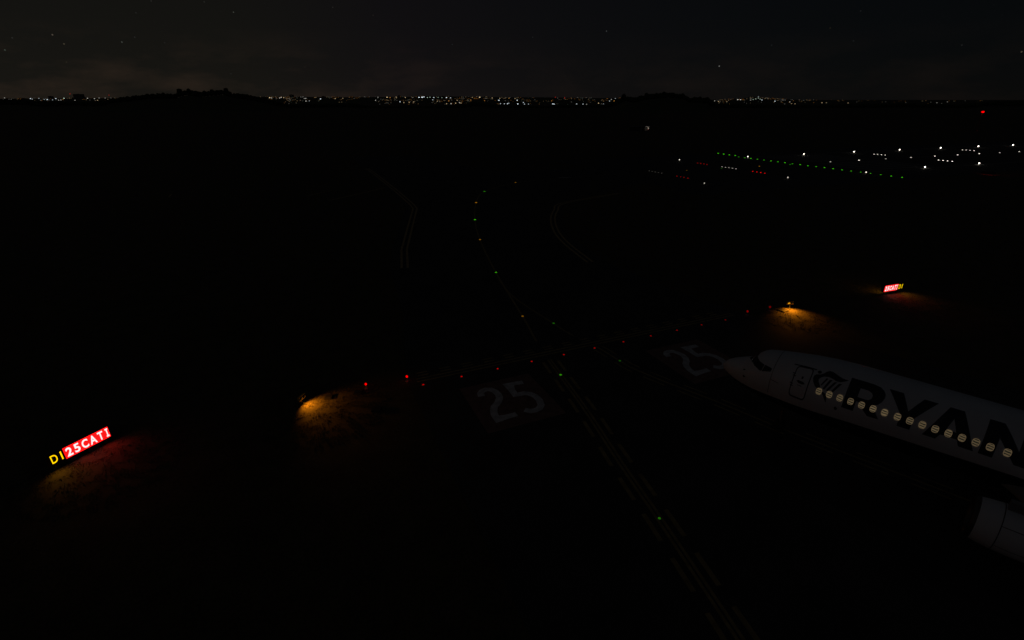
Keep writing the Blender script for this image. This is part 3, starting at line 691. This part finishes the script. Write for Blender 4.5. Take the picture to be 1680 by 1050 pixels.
ld = bpy.data.lights.new('flood', 'SPOT'); ld.energy = 130; ld.color = (1, .85, .7); ld.spot_size = R(44); ld.spot_blend = .6; ld.shadow_soft_size = .1
lo = bpy.data.objects.new('flood', ld); COL.objects.link(lo); lo.parent = hl_; lo.location = (0, .2, 2.05); lo.rotation_euler = Vector((.25, -1, .12)).to_track_quat('Z', 'Y').to_euler()
mp_ = (308.9, 355.3)
t = thing('lattice_mast', 'tall thin mast with a bright red beacon on top, at the upper right', 'mast', (mp_[0], mp_[1], 0))
hm = 11.4; parts = []
for k in range(3):
    a0 = k * 2.094; parts.append(tube((.5 * math.cos(a0), .5 * math.sin(a0), 0), (.14 * math.cos(a0), .14 * math.sin(a0), hm), .03, 6))
for j in range(16):
    z0 = j * hm / 16; z1 = z0 + hm / 16; r0 = .5 - .36 * z0 / hm; r1 = .5 - .36 * z1 / hm
    for k in range(3):
        a0 = k * 2.094; a1 = a0 + 2.094; parts.append(tube((r0 * math.cos(a0), r0 * math.sin(a0), z0), (r1 * math.cos(a1), r1 * math.sin(a1), z1), .015, 5))
mesh_obj('lattice', *join(*parts), M['hutr'], t)
mesh_obj('beacon', *lathe([(.3, hm), (.78, hm + .15), (.84, hm + .5), (.55, hm + .85), (.001, hm + .95)], 12), emit('beacon_red', (1, 0, 0), 1.6, False), t, True)

# ------------------------------------------------------------------ aircraft
AN = (14.017, 29.155); PSI = -.7516; ZC = 3.818
T = [(0, -.62, -.62, 0), (.01, -.56, -.68, .075), (.03, -.50, -.75, .13), (.1, -.38, -.87, .25), (.3, -.18, -1.05, .46), (.6, .0, -1.22, .68), (1, .17, -1.4, .9), (1.5, .36, -1.58, 1.12), (1.8, .56, -1.66, 1.22), (2.0, .84, -1.7, 1.29), (2.25, 1.08, -1.76, 1.37), (2.5, 1.20, -1.80, 1.43), (2.9, 1.30, -1.86, 1.51),
     (3.3, 1.38, -1.91, 1.58), (4, 1.51, -1.98, 1.69), (5, 1.68, -2.06, 1.8), (6, 1.79, -2.11, 1.86), (7, 1.84, -2.13, 1.88), (27, 1.88, -2.13, 1.88), (31, 1.88, -1.6, 1.66), (35, 1.80, -.35, 1.05), (38, 1.62, .75, .42), (38.9, 1.45, 1.1, .1)]
def tab(s, c):
    s = max(0, min(38.9, s))
    for a, b in zip(T, T[1:]):
        if s <= b[0]: return a[c] + (b[c] - a[c]) * (s - a[0]) / (b[0] - a[0])
def surf(s, th, out=0.):
    t, b, w = tab(s, 1), tab(s, 2), tab(s, 3)
    zm = -.62 * max(0, min(1, 1 - s / 4)) ** 1.5
    if s > 27: zm = (t + b) / 2 * min(1, (s - 27) / 8)
    zm = max(b, min(t, zm))
    c, sn = math.cos(th), math.sin(th)
    z = zm + ((t - zm) * sn if sn > 0 else (zm - b) * sn)
    w_, h_ = w + out, out
    return Vector((s, -w * c - c * out, ZC + z + sn * out))       # port side is local -y
plane = thing('airliner', 'white passenger jet with navy RYANAIR lettering and a row of lit windows', 'aircraft', (AN[0], AN[1], 0), PSI)
def belly(s): return lerp_tab([(0, -.62), (2.2, -.58), (4.5, -.48), (7.4, -.34), (9.6, -.30), (11.3, -.27), (14, -.22), (22, -.2), (30, -.35), (38.9, -1.2)], s)
ss = [0.0, .01, .03, .06, .1, .18, .3, .45] + [.6 + .14 * i for i in range(46)] + [7.1 + .7 * i for i in range(29)] + [27.4 + .6 * i for i in range(19)] + [38.9]
V, Fc, fm = [], [], []
NT, NB = 34, 18; n = NT + NB
for s in ss:
    b = belly(s)
    for k in range(NT): V.append(surf(s, b + (math.pi - 2 * b) * k / NT))
    for k in range(NB): V.append(surf(s, math.pi - b + (math.pi + 2 * b) * k / NB))
for i in range(len(ss) - 1):
    for k in range(n):
        Fc.append((i * n + k, i * n + (k + 1) % n, (i + 1) * n + (k + 1) % n, (i + 1) * n + k)); fm.append(0 if k < NT else 1)
fus = mesh_obj('fuselage', V, Fc, None, plane, True, [M['cowl'], M['navy']], fm)
def decal(name, poly, m, parent=None, holes=(), out=.006, step=.11):
    bm = fill(poly, holes)
    xs = [p[0] for p in poly]; ys = [p[1] for p in poly]
    for axis, lo, hi in ((0, min(xs), max(xs)), (1, min(ys), max(ys))):
        c = lo + step
        while c < hi:
            co = (c, 0, 0) if axis == 0 else (0, c, 0); no = (1, 0, 0) if axis == 0 else (0, 1, 0)
            bmesh.ops.bisect_plane(bm, geom=bm.verts[:] + bm.edges[:] + bm.faces[:], plane_co=co, plane_no=no); c += step
    for v in bm.verts: v.co = surf(v.co.x, v.co.y, out)
    return bm_obj(name, bm, m, parent or plane, True)
def strip(pts, w, closed=False):
    """polygon ring strip in (s, theta) space"""
    if closed: pts = pts + [pts[0]]
    V, Fc = ribbon(pts, w, 0); return V, Fc
def line_decal(name, pts, w, parent, out=.006, m=None):
    dense = []
    for a, b in zip(pts, pts[1:]):
        k = max(1, int((Vector(b) - Vector(a)).length / .12))
        dense += [tuple(Vector(a).lerp(Vector(b), i / k)) for i in range(k)]
    dense.append(pts[-1]); V, Fc = ribbon(dense, w, 0)
    return mesh_obj(name, [surf(v[0], v[1], out) for v in V], [f[::-1] for f in Fc], m or M['seam'], parent)
# cockpit glazing, port and starboard
WS = [(1.50, 1.5708), (1.55, 1.46), (1.62, 1.36), (1.84, 1.0), (2.15, .61), (2.50, .42), (2.63, .40), (2.69, .70), (2.60, .73), (2.42, .80), (2.29, .88), (2.14, 1.06), (2.04, 1.27), (2.02, 1.5708)]
SWd = [(2.66, .40), (3.14, .47), (3.18, .60), (3.10, .63), (2.93, .66), (2.73, .70)]
for mir in (0, 1):
    f_ = (lambda q: q) if not mir else (lambda q: [(a, math.pi - b) for a, b in q][::-1])
    decal('windshield', f_(WS), M['glass'], out=.008, step=.09); decal('cockpit_side_window', f_(SWd), M['glass'], out=.008, step=.09)
line_decal('nose_seam', [(3.27, 3.1), (3.27, -.4)], .022, plane)
line_decal('panel_seam', [(3.27, .17), (3.75, .10)], .02, plane)
for a_, b_ in ((1.61, .41), (1.70, -.09), (6.81, -.05)):
    decal('sensor', [(a_ - .09, b_ + .02), (a_ - .02, b_ + .06), (a_ + .1, b_ + .01), (a_ + .03, b_ - .05), (a_ - .05, b_ - .03)], M['seam'], step=.3)
# door
def rrect(s0, s1, t0, t1, r, slant=.0, n=4):
    out = []
    for cx, cy, a0 in ((s1 - r, t1 - r, 0), (s0 + r, t1 - r, 90), (s0 + r, t0 + r, 180), (s1 - r, t0 + r, 270)):
        for k in range(n + 1): a_ = R(a0 + 90 * k / n); out.append((cx + r * math.cos(a_), cy + r * math.sin(a_)))
    return out
dr = decal('door', rrect(4.44, 5.22, -.13, .93, .12), M['cowl'], out=.004)
ring = rrect(4.42, 5.24, -.15, .95, .13); line_decal('door_seam', ring + [ring[0]], .045, dr, out=.010)
decal('door_window', [(4.86 + .05 * math.cos(k * .6283), .57 + .05 * math.sin(k * .6283)) for k in range(10)], M['glass'], dr, out=.012, step=.5)
decal('handle', [(4.63, .42), (4.70, .455), (4.95, .44), (5.07, .39), (4.98, .35), (4.75, .36)], M['seam'], dr, out=.012, step=.5)
decal('door_notice', [(4.72, .30), (4.95, .29), (4.95, .27), (4.72, .28)], M['seam'], dr, out=.012, step=.5)
line_decal('rain_gutter', [(4.2, .99), (4.8, .985), (5.37, .96)], .035, plane, out=.02)
for a_, b_ in ((4.30, .66), (4.34, .58), (4.33, .30), (4.36, .22)): line_decal('hinge_cover', [(a_, b_), (a_ + .16, b_ - .01)], .03, plane, out=.01)
# lettering and emblem
def letter(poly, holes=()): decal('lettering', poly, M['navy'], holes=holes, out=.009)
LT, LB = 1.005, .055
letter([(7.05, LB), (7.59, LB), (7.59, .365), (7.74, .365), (7.83, .27), (8.24, LB - .01), (8.73, LB), (8.55, .20), (8.42, .34), (8.36, .39), (8.52, .46), (8.64, .56), (8.70, .68), (8.68, .79), (8.57, .89), (8.38, .97), (8.05, LT), (7.05, LT)],
       [[(7.58, .49), (7.58, .765), (7.95, .765), (8.12, .72), (8.2, .65), (8.18, .56), (8.08, .50), (7.95, .485)]])
letter([(8.75, LT), (9.35, LT), (9.77, .53), (10.22, LT), (10.77, LT), (10.06, .38), (10.06, LB), (9.53, LB), (9.53, .38)])
def letA(o): letter([(11.24 + o, LT), (11.77 + o, LT), (12.52 + o, LB), (11.97 + o, LB), (11.86 + o, .215), (11.22 + o, .215), (11.09 + o, LB), (10.58 + o, LB)], [[(11.50 + o, .72), (11.74 + o, .385), (11.35 + o, .385)]])
letA(0)
letter([(12.70, LT), (13.23, LT), (13.95, .40), (13.95, LT), (14.46, LT), (14.46, LB), (13.95, LB), (13.2, .60), (13.2, LB), (12.70, LB)])
letA(4.05)
letter([(16.85, LT), (17.38, LT), (17.38, LB), (16.85, LB)])
letter([(7.05 + 10.6, LB), (7.59 + 10.6, LB), (7.59 + 10.6, .365), (7.83 + 10.6, .27), (8.24 + 10.6, LB - .01), (8.73 + 10.6, LB), (8.55 + 10.6, .20), (8.36 + 10.6, .39), (8.64 + 10.6, .56), (8.70 + 10.6, .68), (8.57 + 10.6, .89), (8.38 + 10.6, .97), (8.05 + 10.6, LT), (7.05 + 10.6, LT)],
       [[(7.58 + 10.6, .49), (7.58 + 10.6, .765), (7.95 + 10.6, .765), (8.2 + 10.6, .65), (8.18 + 10.6, .56), (7.95 + 10.6, .485)]])
HB = [(5.44, .80), (5.36, .74), (5.36, .66), (5.42, .55), (5.56, .43), (5.70, .375), (5.82, .36), (5.81, .46), (5.76, .51), (5.66, .59), (5.63, .67), (5.70, .74), (5.83, .80), (6.04, .82), (6.24, .80), (6.45, .755), (6.63, .76), (6.82, .82), (6.96, .89), (6.80, .885), (6.64, .90), (6.38, .96), (6.16, 1.02), (5.97, 1.03), (5.86, .975), (5.77, .90), (5.66, .84), (5.56, .82)]
emb = decal('emblem', HB, M['navy'], out=.009)
for q in ([(5.86, .5), (5.81, .51), (5.97, .76), (6.06, .76)], [(6.04, .4), (5.97, .43), (6.14, .74), (6.26, .75)], [(6.22, .38), (6.14, .41), (6.37, .70), (6.5, .73)], [(6.47, .4), (6.38, .42), (6.6, .70), (6.74, .72)]):
    decal('emblem_string', q, M['navy'], emb, out=.009)
decal('emblem_tail', [(5.9, .31), (6.05, .24), (6.3, .02), (6.26, .24), (6.11, .31)], M['navy'], emb, out=.0095)
decal('emblem_head', [(5.545 + .095 * math.cos(k * .5236), .905 + .055 * math.sin(k * .5236)) for k in range(12)], M['navy'], emb, out=.0095, step=.5)
# cabin windows
PN = bpy.data.materials.new('lit_cabin_window'); PN.use_nodes = True
t_ = PN.node_tree; t_.nodes.clear()
tx = t_.nodes.new('ShaderNodeTexCoord'); sp = t_.nodes.new('ShaderNodeSeparateXYZ'); t_.links.new(tx.outputs['Object'], sp.inputs[0])
wv = t_.nodes.new('ShaderNodeTexWave'); wv.bands_direction = 'Y'; wv.inputs['Scale'].default_value = 2.6; wv.inputs['Distortion'].default_value = 5.0; wv.inputs['Detail'].default_value = 2
oi = t_.nodes.new('ShaderNodeObjectInfo')
ad = t_.nodes.new('ShaderNodeVectorMath'); ad.operation = 'ADD'; cx = t_.nodes.new('ShaderNodeCombineXYZ'); t_.links.new(oi.outputs['Random'], cx.inputs[1]); t_.links.new(tx.outputs['Object'], ad.inputs[0]); t_.links.new(cx.outputs[0], ad.inputs[1]); t_.links.new(ad.outputs[0], wv.inputs[0])
rp = t_.nodes.new('ShaderNodeValToRGB'); t_.links.new(wv.outputs['Fac'], rp.inputs[0])
rp.color_ramp.elements[0].color = (.014, .016, .012, 1); rp.color_ramp.elements[1].color = (.20, .145, .075, 1); rp.color_ramp.elements[0].position = .1; rp.color_ramp.elements[1].position = .95
em_ = t_.nodes.new('ShaderNodeEmission'); t_.links.new(rp.outputs[0], em_.inputs[0]); vr = t_.nodes.new('ShaderNodeMath'); vr.operation = 'MULTIPLY_ADD'; t_.links.new(oi.outputs['Random'], vr.inputs[0]); vr.inputs[1].default_value = .28; vr.inputs[2].default_value = .34; t_.links.new(vr.outputs[0], em_.inputs[1])
ou = t_.nodes.new('ShaderNodeOutputMaterial'); t_.links.new(em_.outputs[0], ou.inputs[0])
RIM = emit('lit_window_reveal', (1, .70, .38), .085)
def sup(a, b, k, n=28): 
    c, s = math.cos(2 * math.pi * k / n), math.sin(2 * math.pi * k / n)
    return (a * math.copysign(abs(c) ** .75, c), b * math.copysign(abs(s) ** .75, s))
pv = [(0, 0, 0)] + [sup(.118, .162, k) + (0,) for k in range(28)]; pf = [(0, 1 + k, 1 + (k + 1) % 28) for k in range(28)]
rv = [sup(.118, .162, k) + (.004,) for k in range(28)] + [sup(.138, .184, k) + (.002,) for k in range(28)]; rf = [(k, (k + 1) % 28, 28 + (k + 1) % 28, 28 + k)[::-1] for k in range(28)]
rim_me = pane_me = None
WTH = .306
for i in range(26):
    if i == 16: continue
    s = 5.84 + .509 * i + (.045 if i >= 7 else 0) + (.09 if i >= 15 else 0)
    p = surf(s, WTH, .014); e1 = (surf(s + .1, WTH, .014) - p).normalized(); e2 = (surf(s, WTH + .05, .014) - p).normalized(); e3 = e1.cross(e2)
    mt = Matrix((e1, e2, e3)).transposed().to_4x4(); mt.translation = p
    if i == 0:
        o = mesh_obj('cabin_window', rv, rf, RIM, plane); rim_me = o.data
        q = mesh_obj('pane', pv, pf, PN, o); pane_me = q.data
    else:
        o = bpy.data.objects.new('cabin_window', rim_me); COL.objects.link(o); o.parent = plane
        q = bpy.data.objects.new('pane', pane_me); COL.objects.link(q); q.parent = o
    o.matrix_local = mt
# engines
EK = .90
def engine(side):
    cy = -4.45 * side; cz = 2.18; s0 = 13.0
    def L_(prof, n=40): 
        v, f = lathe(prof, n, axis='x', cap=False); return [(x + s0, y * EK + cy, z * EK + cz) for x, y, z in v], f
    c = mesh_obj('engine_cowl', *L_([(1.07, .20), (1.12, .45), (1.18, .9), (1.20, 1.5), (1.16, 2.2), (1.05, 2.9), (.92, 3.4), (.88, 3.4), (.9, 2.4)]), M['cowl'], plane, True)
    mesh_obj('inlet_lip', *L_([(.80, .30), (.82, .12), (.90, .02), (.96, .0), (1.02, .05), (1.071, .20)]), M['dullmetal'], c, True)
    mesh_obj('inlet_duct', *L_([(.80, .30), (.80, .9), (.80, 1.0), (.2, 1.0)]), M['black'], c, True)
    mesh_obj('fan_spinner', *L_([(.001, .55), (.14, .75), (.22, 1.0)]), M['metal'], c, True)
    bl = []
    for k in range(24):
        a_ = k * 2 * math.pi / 24; ca, sa = math.cos(a_), math.sin(a_); cb, sb = math.cos(a_ + .14), math.sin(a_ + .14)
        bl.append(([(s0 + .9, cy + .2 * ca, cz + .2 * sa), (s0 + .82, cy + .70 * ca, cz + .70 * sa), (s0 + .98, cy + .70 * cb, cz + .70 * sb), (s0 + .97, cy + .2 * cb, cz + .2 * sb)], [(0, 1, 2, 3)]))
    mesh_obj('fan_blades', *join(*bl), M['metal'], c)
    mesh_obj('exhaust_cone', *L_([(.62, 3.2), (.6, 3.8), (.42, 4.5), (.3, 4.5), (.05, 5.0)]), M['metal'], c, True)
    def rg(x, n=40): return [(s0 + x, cy + math.cos(6.2832 * k / n) * (lr(x) + .003), cz + math.sin(6.2832 * k / n) * (lr(x) + .003)) for k in range(n)]
    def lr(x): return lerp_tab([(.2, 1.07), (.45, 1.12), (.9, 1.18), (1.5, 1.20), (2.2, 1.16)], x) * EK + .004
    a_, b_ = rg(.93), rg(.96); mesh_obj('cowl_seam', a_ + b_, [(k, (k + 1) % 40, 40 + (k + 1) % 40, 40 + k) for k in range(40)], M['seam'], c)
    for ang in (R(35), R(-18)):
        vs = []
        for x in (.96, 1.5, 2.2):
            for d in (-.012, .012):
                a0 = ang + d; yy = -side * math.cos(a0); vs.append((s0 + x, cy + yy * (lr(x) + .004), cz + math.sin(a0) * (lr(x) + .004)))
        mesh_obj('latch_seam', vs, [(0, 1, 3, 2), (2, 3, 5, 4)], M['seam'], c)
    mesh_obj('pylon', *boxes([(s0 + 1.0, s0 + 4.4, cy - .16, cy + .16, cz + .95, cz + 1.45)]), M['greyp'], plane)
engine(1); engine(-1)
# wings and tail surfaces
def loft(secs, up=False):
    """secs: (span position, leading edge s, chord, z, thickness)"""
    P_ = [(0, 0), (.03, .35), (.12, .75), (.3, 1), (.6, .7), (1, .06)]
    ring = [(x, y * .6) for x, y in P_] + [(x, -y * .4) for x, y in P_[::-1][:-1]]
    V, Fc = [], []
    for (y, s, c, z, th) in secs:
        for (a_, b_) in ring: V.append((s + a_ * c, (z if up else y) + (b_ * th if up else 0), (y if up else z) + (0 if up else b_ * th)))
    n = len(ring)
    for i in range(len(secs) - 1):
        for k in range(n): Fc.append((i * n + k, i * n + (k + 1) % n, (i + 1) * n + (k + 1) % n, (i + 1) * n + k))
    Fc.append(tuple(range(n))); Fc.append(tuple((len(secs) - 1) * n + k for k in range(n)))
    return V, Fc
for sd in (-1, 1):
    mesh_obj('wing', *loft([(1.5 * sd, 13.9, 7.6, 2.55, .95), (5.8 * sd, 16.6, 4.7, 2.95, .55), (16.9 * sd, 23.2, 1.6, 4.1, .18)]), M['greyp'], plane, True)
    mesh_obj('winglet', *loft([(16.9 * sd, 23.2, 1.6, 4.1, .16), (17.3 * sd, 23.9, 1.2, 4.8, .1), (17.7 * sd, 25.2, .6, 6.5, .06)]), M['navy'], plane, True)
    mesh_obj('tailplane', *loft([(.3 * sd, 34.2, 4.0, 5.0, .35), (7.1 * sd, 38.3, 1.4, 5.8, .14)]), M['greyp'], plane, True)
mesh_obj('tail_fin', *loft([(5.3, 31.2, 7.2, 0, .5), (6.6, 33.2, 5.2, 0, .42), (12.5, 37.4, 2.3, 0, .2)], True), M['navy'], plane, True)
# landing gear
def gear(s, y, r, w, gap, top):
    g_ = mesh_obj('landing_gear', *join(tube((s, y, r), (s, y, top), .07), tube((s, y - gap, r), (s, y + gap, r), .05), tube((s, y, r + .5), (s - .6, y, top), .04)), M['metal'], plane)
    for d in (-gap, gap):
        v, f = lathe([(r * .55, -w / 2), (r * .93, -w / 2), (r, -w * .3), (r, w * .3), (r * .93, w / 2), (r * .55, w / 2)], 24)
        mesh_obj('wheel', [(s + a_, y + d + c_, r + b_) for a_, b_, c_ in v], f, M['rubber'], g_, True)
gear(4.05, 0, .34, .2, .21, 2.2); gear(19.6, -2.86, .56, .38, .43, 3.0); gear(19.6, 2.86, .56, .38, .43, 3.0)
